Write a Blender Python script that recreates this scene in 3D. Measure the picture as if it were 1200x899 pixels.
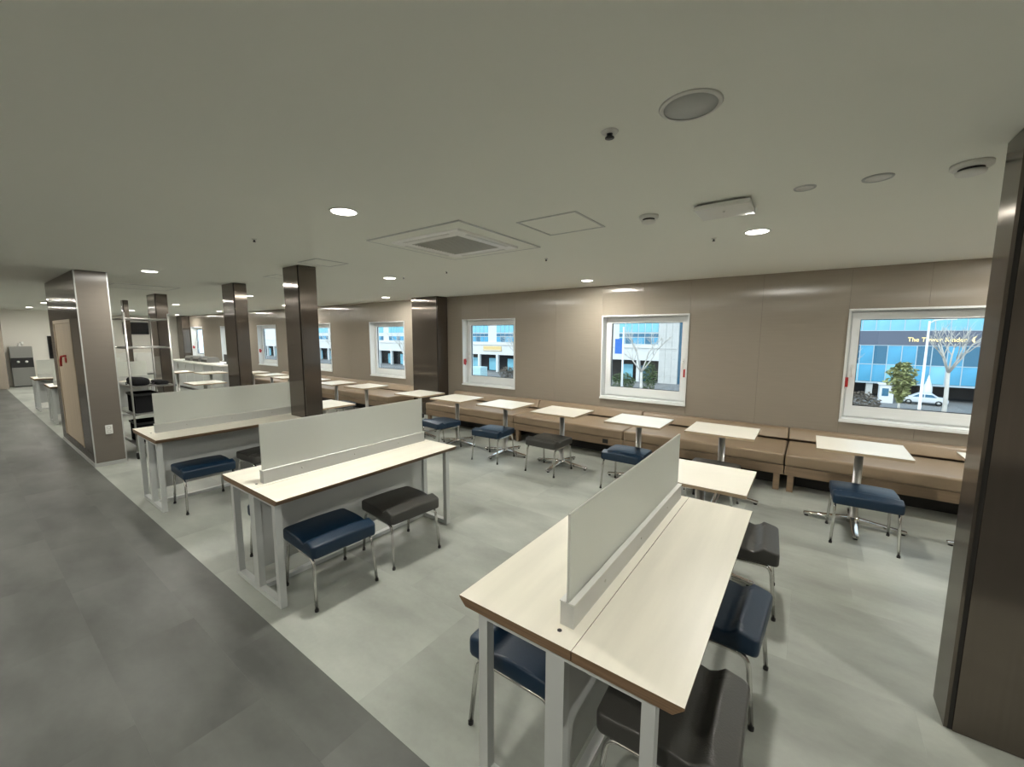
import bpy, bmesh, math, random
from mathutils import Matrix, Vector
random.seed(7)
PI = math.pi
scene = bpy.context.scene
for o in list(bpy.data.objects):
    bpy.data.objects.remove(o)

# ------------------------------------------------------------------ camera
CAM_Z = 1.73
cam_data = bpy.data.cameras.new('camera')
cam_data.sensor_width = 36.0
cam_data.lens = 480.5 / 1200 * 36.0
cam_data.clip_start = 0.05
cam_data.clip_end = 400
cam = bpy.data.objects.new('camera', cam_data)
scene.collection.objects.link(cam)
RW = Matrix(((0.80849794, -0.0711235, 0.58418535),
             (0.58849171, 0.09276879, -0.8031634),
             (0.00292963, 0.9931442, 0.11685896)))
cam.matrix_world = Matrix.Translation((0, 0, CAM_Z)) @ RW.to_4x4()
scene.camera = cam

# ------------------------------------------------------------------ world, sun, exposure
world = bpy.data.worlds.new('overcast_sky')
scene.world = world
world.use_nodes = True
bg = world.node_tree.nodes['Background']
bg.inputs['Color'].default_value = (0.76, 0.89, 1.0, 1)
bg.inputs['Strength'].default_value = 2.2
sun_d = bpy.data.lights.new('sun', 'SUN')
sun_d.energy = 1.6
sun_d.angle = math.radians(8)
sun_d.color = (1.0, 0.96, 0.90)
sun = bpy.data.objects.new('sun', sun_d)
sun.rotation_euler = (math.radians(52), 0, math.radians(-25))
scene.collection.objects.link(sun)
vs = scene.view_settings
vs.view_transform = 'Standard'
vs.look = 'None'
vs.exposure = 0.0
vs.gamma = 1.0
vs.use_curve_mapping = False
DOWNLIGHT_W = 34.0

# ------------------------------------------------------------------ materials
def srgb(r, g, b):
    f = lambda c: (c / 255 / 12.92) if c / 255 <= 0.04045 else ((c / 255 + 0.055) / 1.055) ** 2.4
    return (f(r), f(g), f(b), 1)

def mat(name, col, rough=0.5, metal=0.0, aniso=0.0, emit=None, estr=0.0, noise=None, bump=None, spec=None, alpha=None):
    """noise=(scale xyz, amount, detail) varies the colour; bump=(scale, strength)"""
    m = bpy.data.materials.new(name)
    m.use_nodes = True
    nt = m.node_tree
    p = nt.nodes['Principled BSDF']
    p.inputs['Base Color'].default_value = col
    p.inputs['Roughness'].default_value = rough
    p.inputs['Metallic'].default_value = metal
    if spec is not None:
        p.inputs['Specular IOR Level'].default_value = spec
    if emit:
        p.inputs['Emission Color'].default_value = emit
        p.inputs['Emission Strength'].default_value = estr
    if aniso:
        p.inputs['Anisotropic'].default_value = aniso
        t = nt.nodes.new('ShaderNodeTangent')
        t.direction_type = 'RADIAL'
        t.axis = 'Z'
        nt.links.new(t.outputs[0], p.inputs['Tangent'])
    tc = None
    if noise or bump:
        tc = nt.nodes.new('ShaderNodeTexCoord')
    if noise:
        mp = nt.nodes.new('ShaderNodeMapping')
        mp.inputs['Scale'].default_value = noise[0]
        nt.links.new(tc.outputs['Object'], mp.inputs[0])
        n = nt.nodes.new('ShaderNodeTexNoise')
        n.inputs['Scale'].default_value = 1.0
        n.inputs['Detail'].default_value = noise[2]
        nt.links.new(mp.outputs[0], n.inputs['Vector'])
        r = nt.nodes.new('ShaderNodeMapRange')
        r.inputs[1].default_value = 0.25
        r.inputs[2].default_value = 0.75
        r.inputs[3].default_value = 1 - noise[1]
        r.inputs[4].default_value = 1 + noise[1]
        nt.links.new(n.outputs[0], r.inputs[0])
        mx = nt.nodes.new('ShaderNodeVectorMath')
        mx.operation = 'SCALE'
        mx.inputs[0].default_value = col[:3]
        nt.links.new(r.outputs[0], mx.inputs['Scale'])
        nt.links.new(mx.outputs[0], p.inputs['Base Color'])
    if bump:
        n2 = nt.nodes.new('ShaderNodeTexNoise')
        n2.inputs['Scale'].default_value = bump[0]
        n2.inputs['Detail'].default_value = 3
        nt.links.new(tc.outputs['Object'], n2.inputs['Vector'])
        b = nt.nodes.new('ShaderNodeBump')
        b.inputs['Strength'].default_value = bump[1]
        b.inputs['Distance'].default_value = 0.01
        nt.links.new(n2.outputs[0], b.inputs['Height'])
        nt.links.new(b.outputs[0], p.inputs['Normal'])
    return m

def tile_mat(name, col, amount, rough, tone):
    """cement look: cloudy noise shifted for each tile, plus a tone of its own"""
    m = bpy.data.materials.new(name)
    m.use_nodes = True
    nt = m.node_tree
    L = nt.links
    p = nt.nodes['Principled BSDF']
    oi = nt.nodes.new('ShaderNodeObjectInfo')
    tc = nt.nodes.new('ShaderNodeTexCoord')
    sc = nt.nodes.new('ShaderNodeVectorMath'); sc.operation = 'SCALE'
    sc.inputs[0].default_value = (37.0, 19.0, 53.0)
    L.new(oi.outputs['Random'], sc.inputs['Scale'])
    ad = nt.nodes.new('ShaderNodeVectorMath')
    L.new(tc.outputs['Object'], ad.inputs[0]); L.new(sc.outputs[0], ad.inputs[1])
    mp = nt.nodes.new('ShaderNodeMapping'); mp.inputs['Scale'].default_value = (1.5, 3.2, 1)
    L.new(ad.outputs[0], mp.inputs[0])
    n1 = nt.nodes.new('ShaderNodeTexNoise'); n1.inputs['Scale'].default_value = 1.0; n1.inputs['Detail'].default_value = 5
    n1.inputs['Roughness'].default_value = 0.55
    L.new(mp.outputs[0], n1.inputs['Vector'])
    n2 = nt.nodes.new('ShaderNodeTexNoise'); n2.inputs['Scale'].default_value = 40; n2.inputs['Detail'].default_value = 3
    L.new(ad.outputs[0], n2.inputs['Vector'])
    # clouds that run on across the joints
    ge = nt.nodes.new('ShaderNodeNewGeometry')
    mq = nt.nodes.new('ShaderNodeMapping'); mq.inputs['Scale'].default_value = (0.9, 2.1, 1); mq.inputs['Rotation'].default_value = (0, 0, 0.25)
    L.new(ge.outputs['Position'], mq.inputs[0])
    n3 = nt.nodes.new('ShaderNodeTexNoise'); n3.inputs['Scale'].default_value = 1.0; n3.inputs['Detail'].default_value = 6
    L.new(mq.outputs[0], n3.inputs['Vector'])
    mn = nt.nodes.new('ShaderNodeMix'); mn.inputs[0].default_value = 0.6
    L.new(n1.outputs[0], mn.inputs[2]); L.new(n3.outputs[0], mn.inputs[3])
    r1 = nt.nodes.new('ShaderNodeMapRange')
    r1.inputs[1].default_value = 0.36; r1.inputs[2].default_value = 0.64
    r1.inputs[3].default_value = 1 - amount; r1.inputs[4].default_value = 1 + amount
    L.new(mn.outputs[0], r1.inputs[0])
    r2 = nt.nodes.new('ShaderNodeMapRange')
    r2.inputs[3].default_value = 0.95; r2.inputs[4].default_value = 1.05
    L.new(n2.outputs[0], r2.inputs[0])
    r3 = nt.nodes.new('ShaderNodeMapRange')
    r3.inputs[3].default_value = 1 - tone; r3.inputs[4].default_value = 1 + tone
    L.new(oi.outputs['Random'], r3.inputs[0])
    m1 = nt.nodes.new('ShaderNodeMath'); m1.operation = 'MULTIPLY'
    m2 = nt.nodes.new('ShaderNodeMath'); m2.operation = 'MULTIPLY'
    L.new(r1.outputs[0], m1.inputs[0]); L.new(r2.outputs[0], m1.inputs[1])
    L.new(m1.outputs[0], m2.inputs[0]); L.new(r3.outputs[0], m2.inputs[1])
    v = nt.nodes.new('ShaderNodeVectorMath'); v.operation = 'SCALE'
    v.inputs[0].default_value = col[:3]
    L.new(m2.outputs[0], v.inputs['Scale'])
    L.new(v.outputs[0], p.inputs['Base Color'])
    p.inputs['Roughness'].default_value = rough
    p.inputs['Specular IOR Level'].default_value = 0.35
    return m

def glass_mat(name, tint, rough=0.0):
    m = bpy.data.materials.new(name)
    m.use_nodes = True
    nt = m.node_tree
    nt.nodes.remove(nt.nodes['Principled BSDF'])
    out = nt.nodes['Material Output']
    tr = nt.nodes.new('ShaderNodeBsdfTransparent'); tr.inputs[0].default_value = tint
    gl = nt.nodes.new('ShaderNodeBsdfGlossy'); gl.inputs['Roughness'].default_value = 0.03
    mx = nt.nodes.new('ShaderNodeMixShader')
    mx.inputs[0].default_value = 0.05; nt.links.new(tr.outputs[0], mx.inputs[1]); nt.links.new(gl.outputs[0], mx.inputs[2])
    nt.links.new(mx.outputs[0], out.inputs[0])
    return m

def frosted_mat(name, col):
    """frosted acrylic: part scattering surface, part blurred see-through"""
    m = bpy.data.materials.new(name)
    m.use_nodes = True
    nt = m.node_tree
    nt.nodes.remove(nt.nodes['Principled BSDF'])
    out = nt.nodes['Material Output']
    df = nt.nodes.new('ShaderNodeBsdfDiffuse'); df.inputs[0].default_value = col
    tl = nt.nodes.new('ShaderNodeBsdfTranslucent'); tl.inputs[0].default_value = col
    mx = nt.nodes.new('ShaderNodeMixShader'); mx.inputs[0].default_value = 0.5
    nt.links.new(df.outputs[0], mx.inputs[1]); nt.links.new(tl.outputs[0], mx.inputs[2])
    rf = nt.nodes.new('ShaderNodeBsdfRefraction'); rf.inputs['IOR'].default_value = 1.12; rf.inputs['Roughness'].default_value = 0.5
    rf.inputs[0].default_value = (0.92, 0.94, 0.92, 1)
    m2 = nt.nodes.new('ShaderNodeMixShader'); m2.inputs[0].default_value = 0.5
    nt.links.new(mx.outputs[0], m2.inputs[1]); nt.links.new(rf.outputs[0], m2.inputs[2])
    nt.links.new(m2.outputs[0], out.inputs[0])
    return m

M = {}
M['ceiling'] = mat('ceiling_paint', (0.84, 0.85, 0.79, 1), 0.9, noise=((0.6, 0.6, 0.6), 0.015, 2))
M['wall_core'] = mat('wall_core', (0.12, 0.105, 0.09, 1), 0.8)
M['panel'] = mat('taupe_panel', (0.300, 0.260, 0.215, 1), 0.18, aniso=1.0, noise=((3, 3, 60), 0.03, 2))
M['pier'] = mat('pier_panel', (0.150, 0.132, 0.112, 1), 0.34, aniso=1.0, noise=((3, 3, 60), 0.03, 2))
M['steel'] = mat('brown_steel', (0.150, 0.128, 0.108, 1), 0.165, metal=0.75, aniso=1.0, noise=((60, 60, 0.7), 0.05, 2))
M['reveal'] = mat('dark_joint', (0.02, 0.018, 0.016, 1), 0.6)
M['paint_white'] = mat('white_wall_paint', (0.84, 0.81, 0.74, 1), 0.8)
M['tile_light'] = tile_mat('light_cement_tile', (0.330, 0.345, 0.312, 1), 0.25, 0.42, 0.06)
M['tile_dark'] = tile_mat('dark_cement_tile', (0.090, 0.093, 0.086, 1), 0.42, 0.46, 0.05)
M['screed'] = mat('floor_screed', (0.11, 0.11, 0.10, 1), 0.9)
M['white_metal'] = mat('pale_grey_metal', (0.50, 0.52, 0.51, 1), 0.4)
M['modesty'] = mat('grey_panel', (0.45, 0.465, 0.455, 1), 0.5)
M['alu'] = mat('brushed_aluminium', (0.58, 0.59, 0.58, 1), 0.35, metal=0.55)
M['maple'] = mat('pale_maple_laminate', (0.80, 0.76, 0.66, 1), 0.38, noise=((12, 1.0, 5), 0.075, 4))
M['table_white'] = mat('white_table_laminate', (0.76, 0.73, 0.65, 1), 0.35, noise=((2, 9, 2), 0.03, 3))
M['ply'] = mat('plywood_edge', (0.175, 0.110, 0.062, 1), 0.55, noise=((4, 4, 160), 0.35, 3))
M['edge'] = mat('tan_edge_band', (0.38, 0.29, 0.19, 1), 0.5)
M['chrome'] = mat('chrome', (0.72, 0.71, 0.69, 1), 0.16, metal=1.0)
M['satin'] = mat('satin_steel', (0.52, 0.51, 0.49, 1), 0.32, metal=0.9)
M['rubber'] = mat('black_rubber', (0.012, 0.012, 0.012, 1), 0.6)
M['blue'] = mat('navy_leather', (0.003, 0.019, 0.044, 1), 0.42, bump=(180, 0.12))
M['grey'] = mat('charcoal_leather', (0.045, 0.044, 0.040, 1), 0.42, bump=(180, 0.12))
M['tan'] = mat('tan_leather', (0.265, 0.195, 0.128, 1), 0.38, noise=((4, 4, 4), 0.07, 3), bump=(120, 0.10))
M['oak'] = mat('oak_plinth', (0.235, 0.165, 0.105, 1), 0.5, noise=((3, 25, 30), 0.16, 4))
M['frosted'] = frosted_mat('frosted_screen', (0.86, 0.87, 0.83, 1))
M['upvc'] = mat('white_window_plastic', (0.80, 0.82, 0.82, 1), 0.35)
M['gasket'] = mat('black_gasket', (0.02, 0.02, 0.02, 1), 0.6)
M['glass'] = glass_mat('window_glass', (0.93, 0.97, 0.98, 1))
M['red'] = mat('red_plastic', (0.42, 0.018, 0.02, 1), 0.4)
M['plastic'] = mat('white_plastic', (0.72, 0.72, 0.69, 1), 0.4)
M['ac_white'] = mat('bright_white_plastic', (0.92, 0.92, 0.90, 1), 0.4)
M['grille'] = mat('grey_grille', (0.50, 0.50, 0.47, 1), 0.5)
M['black'] = mat('black_plastic', (0.012, 0.012, 0.013, 1), 0.35)
M['cloth_black'] = mat('black_cloth', (0.010, 0.010, 0.011, 1), 0.9, spec=0.15)
M['screen'] = mat('black_screen', (0.006, 0.006, 0.007, 1), 0.12)
M['inox'] = mat('stainless_steel', (0.30, 0.30, 0.29, 1), 0.3, metal=0.8)
M['door'] = mat('oak_door', (0.46, 0.375, 0.275, 1), 0.5, noise=((30, 30, 1.5), 0.10, 4))
M['cab'] = mat('grey_cabinet', (0.33, 0.33, 0.32, 1), 0.5)
M['counter'] = mat('white_counter', (0.78, 0.77, 0.72, 1), 0.3)
M['lamp'] = mat('lit_diffuser', (1, 1, 1, 1), 0.5, emit=(1.0, 0.94, 0.82, 1), estr=22.0)

# ------------------------------------------------------------------ helpers
col = scene.collection

class MB:
    """collects vertices and faces (with a material slot each) for ONE mesh"""
    def __init__(s):
        s.v = []; s.f = []; s.m = []; s.sm = []
    def add(s, vs_, fs_, slot=0, smooth=False):
        b = len(s.v)
        s.v += [tuple(q) for q in vs_]
        for f in fs_:
            s.f.append(tuple(b + i for i in f)); s.m.append(slot); s.sm.append(smooth)
        return s
    def box(s, x0, x1, y0, y1, z0, z1, slot=0):
        return s.add([(x0, y0, z0), (x1, y0, z0), (x1, y1, z0), (x0, y1, z0), (x0, y0, z1), (x1, y0, z1), (x1, y1, z1), (x0, y1, z1)],
                     [(0, 3, 2, 1), (4, 5, 6, 7), (0, 1, 5, 4), (1, 2, 6, 5), (2, 3, 7, 6), (3, 0, 4, 7)], slot)
    def cyl(s, x, y, z0, z1, r0, r1=None, n=20, slot=0):
        r1 = r0 if r1 is None else r1
        return s.lathe(x, y, [(0, z0), (r0, z0), (r1, z1), (0, z1)], n, slot)
    def lathe(s, x, y, prof, n=24, slot=0, smooth=True):
        vs_ = []; fs_ = []
        for r, z in prof:
            for k in range(n):
                a = 2 * PI * k / n
                vs_.append((x + max(r, 1e-5) * math.cos(a), y + max(r, 1e-5) * math.sin(a), z))
        for i in range(len(prof) - 1):
            for k in range(n):
                k2 = (k + 1) % n
                fs_.append((i * n + k, i * n + k2, (i + 1) * n + k2, (i + 1) * n + k))
        return s.add(vs_, fs_, slot, smooth)
    def tube(s, pts, r, n=10, slot=0, closed=False, r_end=None):
        P = [Vector(p) for p in pts]
        N = len(P); vs_ = []; fs_ = []
        prev = None
        for i in range(N):
            if closed:
                t = (P[(i + 1) % N] - P[i - 1]).normalized()
            elif i == 0: t = (P[1] - P[0]).normalized()
            elif i == N - 1: t = (P[-1] - P[-2]).normalized()
            else: t = ((P[i + 1] - P[i]).normalized() + (P[i] - P[i - 1]).normalized()).normalized()
            if prev is None:
                u = t.cross(Vector((0, 0, 1)))
                if u.length < 0.1: u = t.cross(Vector((1, 0, 0)))
            else:
                u = prev - t * prev.dot(t)
            u.normalize(); prev = u
            w = t.cross(u)
            rr = r if r_end is None else r + (r_end - r) * i / (N - 1)
            for k in range(n):
                a = 2 * PI * k / n
                vs_.append(P[i] + rr * (math.cos(a) * u + math.sin(a) * w))
        m = N if closed else N - 1
        for i in range(m):
            j = (i + 1) % N
            for k in range(n):
                k2 = (k + 1) % n
                fs_.append((i * n + k, i * n + k2, j * n + k2, j * n + k))
        if not closed:
            fs_.append(tuple(range(n - 1, -1, -1)))
            fs_.append(tuple((N - 1) * n + k for k in range(n)))
        return s.add(vs_, fs_, slot, True)
    def prism(s, prof, a0, a1, axis='y', slot=0, smooth=False, cap_slot=None):
        """closed profile extruded from a0 to a1; prof pairs are (x,z) for axis y, (y,z) for axis x"""
        n = len(prof); vs_ = []
        for a in (a0, a1):
            for p, q in prof:
                vs_.append((p, a, q) if axis == 'y' else ((a, p, q) if axis == 'x' else (p, q, a)))
        fs_ = [(i, (i + 1) % n, n + (i + 1) % n, n + i) for i in range(n)]
        s.add(vs_, fs_, slot, smooth)
        b = len(s.v) - 2 * n
        for cap in (tuple(range(n - 1, -1, -1)), tuple(range(n, 2 * n))):
            s.f.append(tuple(b + i for i in cap)); s.m.append(slot if cap_slot is None else cap_slot); s.sm.append(False)
        return s
    def mesh(s, name, mats):
        me = bpy.data.meshes.new(name)
        me.from_pydata(s.v, [], s.f)
        for mm in (mats if isinstance(mats, (list, tuple)) else [mats]):
            me.materials.append(mm)
        me.polygons.foreach_set('material_index', s.m)
        me.polygons.foreach_set('use_smooth', s.sm)
        me.update()
        bm = bmesh.new(); bm.from_mesh(me)
        bmesh.ops.recalc_face_normals(bm, faces=bm.faces)
        bm.to_mesh(me); bm.free()
        return me
    def build(s, name, mats, parent=None, loc=(0, 0, 0), rz=0):
        return link(name, s.mesh(name, mats), parent, loc, rz)

def link(name, me, parent=None, loc=(0, 0, 0), rz=0):
    o = bpy.data.objects.new(name, me)
    o.location = loc
    o.rotation_euler = (0, 0, rz)
    col.objects.link(o)
    if parent is not None:
        o.parent = parent
    return o

def rounded(me, r, seg=3):
    """bevel every edge of a box mesh"""
    bm = bmesh.new(); bm.from_mesh(me)
    bmesh.ops.remove_doubles(bm, verts=bm.verts, dist=1e-6)
    bmesh.ops.bevel(bm, geom=list(bm.edges), offset=r, segments=seg, profile=0.6, affect='EDGES', clamp_overlap=True)
    for f in bm.faces: f.smooth = True
    bm.to_mesh(me); bm.free()
    return me

def tag(o, label, cat, group=None, kind=None):
    o['label'] = label
    o['category'] = cat
    if group: o['group'] = group
    if kind: o['kind'] = kind
    return o

def thing(name, label, cat, loc=(0, 0, 0), rz=0, group=None):
    o = bpy.data.objects.new(name, None)
    o.empty_display_size = 0.1
    o.location = loc
    o.rotation_euler = (0, 0, rz)
    col.objects.link(o)
    return tag(o, label, cat, group)

def struct(o, label, cat):
    return tag(o, label, cat, kind='structure')

def dup(root, loc, rz=0, label=None):
    r = root.copy(); col.objects.link(r)
    r.location = loc; r.rotation_euler = (0, 0, rz)
    if label: r['label'] = label
    for ch in root.children:
        c = ch.copy(); col.objects.link(c); c.parent = r
        for g in ch.children:
            d = g.copy(); col.objects.link(d); d.parent = c
    return r

# ------------------------------------------------------------------ room shell
WALL_Y = 6.31
CEIL = 2.525
X_L, X_R, Y_F = -23.6, 4.6, -3.6
AISLE = 0.99
WIN_C = [1.00, -2.11, -5.19, -8.36, -11.48, -14.70, -17.90, -21.15]
WW, WZ0, WZ1 = 1.34, 0.72, 2.05

# floor: screed slab with laid tiles
floor = struct(MB().box(X_L - .2, X_R + .2, Y_F - .2, WALL_Y + .25, -0.25, -0.006).build('floor', M['screed']),
               'grey cement-look tile floor with a darker aisle strip', 'floor')
def tiles(name, y_rows, tx, offs, m):
    cache = {}
    for i, (y0, y1) in enumerate(y_rows):
        x = X_L
        first = offs[i % len(offs)]
        edges = [X_L]
        e = X_L + ((first - X_L) % tx)
        while e < X_R:
            if e - edges[-1] > 0.05: edges.append(e)
            e += tx
        edges.append(X_R)
        for a, b in zip(edges, edges[1:]):
            w = round(b - a - 0.0003, 4); d = round(y1 - y0 - 0.0003, 4)
            if (w, d) not in cache:
                cache[(w, d)] = MB().box(-w / 2, w / 2, -d / 2, d / 2, -0.006, 0.0).mesh(name, m)
            link(name, cache[(w, d)], floor, ((a + b) / 2, (y0 + y1) / 2, 0))
rows = []
y = AISLE
while y < WALL_Y - .01:
    rows.append((y, min(y + 0.755, WALL_Y))); y += 0.755
tiles('light_floor_tile', rows, 0.88, [-1.62, -1.25, -1.75, -1.42, -2.19, -1.90, -1.50, -2.0], M['tile_light'])
rows = [(0.74, AISLE)]
y = 0.74
while y > -1.6:
    rows.append((y - 0.40, y)); y -= 0.40
tiles('dark_floor_tile', rows, 0.94, [-2.44, -2.95, -2.32, -2.80, -2.10, -2.60], M['tile_dark'])
MB().box(X_L, X_R, Y_F, y - 0.001, -0.006, 0.0).build('aisle_covering', M['tile_dark'], floor)

struct(MB().box(X_L - .2, X_R + .2, Y_F - .2, WALL_Y + .25, CEIL, CEIL + 0.25).build('ceiling', M['ceiling']),
       'plain off-white ceiling with recessed lights', 'ceiling')
struct(MB().box(X_R, X_R + .2, Y_F - .2, WALL_Y + .25, 0, CEIL).build('wall_right', M['panel']), 'taupe panelled wall at the right end', 'wall')
struct(MB().box(X_L, X_R, Y_F - .2, Y_F, 0, CEIL).build('wall_front', M['paint_white']), 'pale wall along the far side of the aisle', 'wall')
wl = MB()
wl.box(X_L - .2, X_L, 2.6, WALL_Y, 0, CEIL)
wl.box(-21.5, -21.3, 1.05, 2.6, 0, CEIL)
wl.box(X_L, -21.3, 2.6, 2.75, 0, CEIL)
struct(wl.build('wall_left', M['paint_white']), 'cream painted end wall behind the water dispenser', 'wall')
struct(MB().box(X_L, -20.4, Y_F, 1.05, 0, CEIL).build('wall_side', M['panel']), 'grey-taupe wall corner at the far end of the aisle', 'wall')

# back wall: a core with window openings, clad with panels
core = MB()
xs = sorted(WIN_C)
Y0, Y1 = WALL_Y + 0.012, WALL_Y + 0.24
core.box(X_L, X_R, Y0, Y1, 0, WZ0)
core.box(X_L, X_R, Y0, Y1, WZ1, CEIL)
e = X_L
for c in xs:
    core.box(e, c - WW / 2, Y0, Y1, WZ0, WZ1); e = c + WW / 2
core.box(e, X_R, Y0, Y1, WZ0, WZ1)
wall = struct(core.build('wall_back', M['wall_core']), 'taupe panelled window wall along the row of tables', 'wall')
pc = {}
def panel(x0, x1, z0, z1):
    g = 0.0009
    k = (round(x1 - x0, 3), round(z1 - z0, 3))
    if k not in pc:
        pc[k] = MB().box(-k[0] / 2 + g, k[0] / 2 - g, -0.006, 0.006, -k[1] / 2 + g, k[1] / 2 - g).mesh('wall_panel', M['panel'])
    link('wall_panel', pc[k], wall, ((x0 + x1) / 2, WALL_Y + 0.006, (z0 + z1) / 2))
e = X_L
for c in xs + [None]:
    a = e
    b = X_R if c is None else c - WW / 2
    n = max(1, round((b - a) / 0.9))
    for k in range(n):
        panel(a + (b - a) * k / n, a + (b - a) * (k + 1) / n, 0, CEIL)
    if c is not None:
        for k in (-1, 0):
            panel(c + k * WW / 2, c + (k + 1) * WW / 2, WZ1, CEIL)
            panel(c + k * WW / 2, c + (k + 1) * WW / 2, 0, WZ0)
        e = c + WW / 2

# windows
def ring(x0, x1, z0, z1, w, y0, y1, slot=0, mb=None):
    mb = mb or MB()
    mb.box(x0, x1, y0, y1, z0, z0 + w, slot); mb.box(x0, x1, y0, y1, z1 - w, z1, slot)
    mb.box(x0, x0 + w, y0, y1, z0 + w, z1 - w, slot); mb.box(x1 - w, x1, y0, y1, z0 + w, z1 - w, slot)
    return mb
def make_window(n, c, side, hint):
    x0, x1 = -WW / 2 + .001, WW / 2 - .001
    H = WZ1 - WZ0
    fr = MB()
    ring(x0, x1, .001, H - .001, 0.022, -0.012, 0.20, 0, fr)                 # lining with a proud lip
    win = fr.build('window_%d' % n, M['upvc'], None, (c, WALL_Y, WZ0))
    struct(win, 'white framed window %s' % hint, 'window')
    ring(x0 + .022, x1 - .022, .023, H - .023, 0.035, 0.135, 0.20).build('window_frame', M['upvc'], win)
    sash = ring(x0 + .045, x1 - .045, .046, H - .046, 0.075, 0.115, 0.185).build('sash', M['upvc'], win)
    ring(x0 + .12, x1 - .12, .171, H - .121, 0.008, 0.140, 0.158).build('gasket', M['gasket'], sash)
    MB().box(x0 + .12, x1 - .12, 0.117, 0.183, .1212, .1708).build('bottom_rail', M['upvc'], sash)
    MB().box(x0 + .128, x1 - .128, 0.146, 0.152, .179, H - .129).build('pane', M['glass'], sash)
    MB().box(x0 - .004, x1 + .004, -0.03, 0.012, -0.02, .006).build('window_sill', M['upvc'], win)
    hx = (x0 + .082) if side < 0 else (x1 - .082)
    hd = MB()
    hd.box(hx - .014, hx + .014, 0.103, 0.1155, H * .45, H * .45 + .07)
    hd.tube([(hx, .104, H * .45 + .035), (hx, .085, H * .45 + .035), (hx, .080, H * .45 + .02), (hx, .080, H * .45 - .08)], .009, 8)
    hd.build('window_handle', M['plastic'], sash)
    # red triangular marker on the lining
    mk = MB()
    mx = (x0 + .0225) if side < 0 else (x1 - .0225)
    d = 1 if side < 0 else -1
    mk.prism([(0.005, H * .36), (0.05, H * .285), (0.095, H * .36)], mx, mx + d * .006, 'x')
    mk.box(min(mx, mx + d * .030), max(mx, mx + d * .030), 0.004, 0.050, H * .305, H * .39)
    mk.build('red_marker', M['red'], win)
hints = ['nearest the right column, showing the blue glass building', 'in the middle of the wall with a bare tree outside',
         'just right of the wall pilaster', 'just left of the wall pilaster', 'half hidden behind the nearest free-standing dark column',
         'seen between the two free-standing dark columns', 'mostly hidden by the second free-standing column', 'farthest away beside the end wall pilaster']
for i, (c, s_) in enumerate(zip(WIN_C, [-1, 1, -1, 1, 1, -1, 1, -1])):
    make_window(i + 1, c, s_, hints[i])

# columns: dark core with steel cladding sheets and open black corner joints
def column(name, x0, x1, y0, y1, label, cat='column', faces='fblr'):
    cx, cy = (x0 + x1) / 2, (y0 + y1) / 2
    w, d = x1 - x0, y1 - y0
    t = thing(name, label, cat, (cx, cy, 0))
    t['kind'] = 'structure'
    MB().box(-w / 2 + .012, w / 2 - .012, -d / 2 + .012, d / 2 - .012, 0, CEIL).build('column_core', M['reveal'], t)
    g = 0.026
    if 'f' in faces: MB().box(-w / 2 + g, w / 2 - g, -d / 2, -d / 2 + .012, 0.004, CEIL - .004).build('cladding_sheet', M['steel'], t)
    if 'b' in faces: MB().box(-w / 2 + g, w / 2 - g, d / 2 - .012, d / 2, 0.004, CEIL - .004).build('cladding_sheet', M['steel'], t)
    if 'l' in faces: MB().box(-w / 2, -w / 2 + .012, -d / 2 + .010, d / 2 - .010, 0.004, CEIL - .004).build('cladding_sheet', M['steel'], t)
    if 'r' in faces: MB().box(w / 2 - .012, w / 2, -d / 2 + .010, d / 2 - .010, 0.004, CEIL - .004).build('cladding_sheet', M['steel'], t)
    return t
column('column', 0.595, 1.00, 2.45, 2.66, 'tall dark brown steel-clad column at the right edge')
column('column', -5.18, -4.80, 2.44, 2.66, 'dark brown steel-clad column nearest the frosted desk screens')
column('column', -7.76, -7.28, 2.69, 2.88, 'second dark brown column, left of the nearest free-standing one')
column('column', -11.10, -10.52, 2.50, 2.70, 'third dark brown column, seen behind the shelf trolley')
column('column', -13.32, -13.10, 2.52, 2.62, 'farthest dark column, a sliver beside the wide taupe block')
column('wall_pilaster', -7.08, -6.28, 6.01, WALL_Y - .002, 'dark brown steel-clad pilaster against the window wall', 'pilaster', 'flr')
column('wall_pilaster', -22.6, -21.9, 6.03, WALL_Y - .002, 'dark pilaster in the far corner by the end wall', 'pilaster', 'flr')

# wide taupe block with a door, left
BX0, BX1, BY0, BY1 = -9.87, -7.45, 1.0, 1.31
blk = thing('wall_block', 'wide taupe panelled pier with a door beside the aisle', 'pier', ((BX0 + BX1) / 2, (BY0 + BY1) / 2, 0))
blk['kind'] = 'structure'
ox, oy = (BX0 + BX1) / 2, (BY0 + BY1) / 2
MB().box(BX0 - ox + .01, BX1 - ox - .01, BY0 - oy + .03, BY1 - oy - .01, 0, CEIL).build('block_core', M['wall_core'], blk)
MB().box(BX1 - ox - .01, BX1 - ox, BY0 - oy + .012, BY1 - oy - .012, .05, CEIL - .004).build('wall_panel', M['pier'], blk)
MB().box(BX1 - ox - .01, BX1 - ox + .004, BY0 - oy, BY0 - oy + .012, 0, CEIL - .002).build('corner_trim', M['alu'], blk)
MB().box(BX1 - ox - .01, BX1 - ox + .004, BY1 - oy - .012, BY1 - oy, 0, CEIL - .002).build('corner_trim', M['alu'], blk)
MB().box(BX0 - ox, BX1 - ox - .012, BY1 - oy - .01, BY1 - oy, .0, CEIL - .004).build('wall_panel', M['pier'], blk)
DX0, DX1, DZ1 = -9.45, -8.10, 1.88
fy = BY0 - oy
MB().box(BX0 - ox, BX1 - ox - .012, fy, fy + .03, DZ1 + .05, CEIL - .004).build('wall_panel', M['steel'], blk)
MB().box(DX1 - ox + .05, BX1 - ox - .012, fy, fy + .03, 0.162, DZ1 + .048).build('wall_panel', M['steel'], blk)
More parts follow.
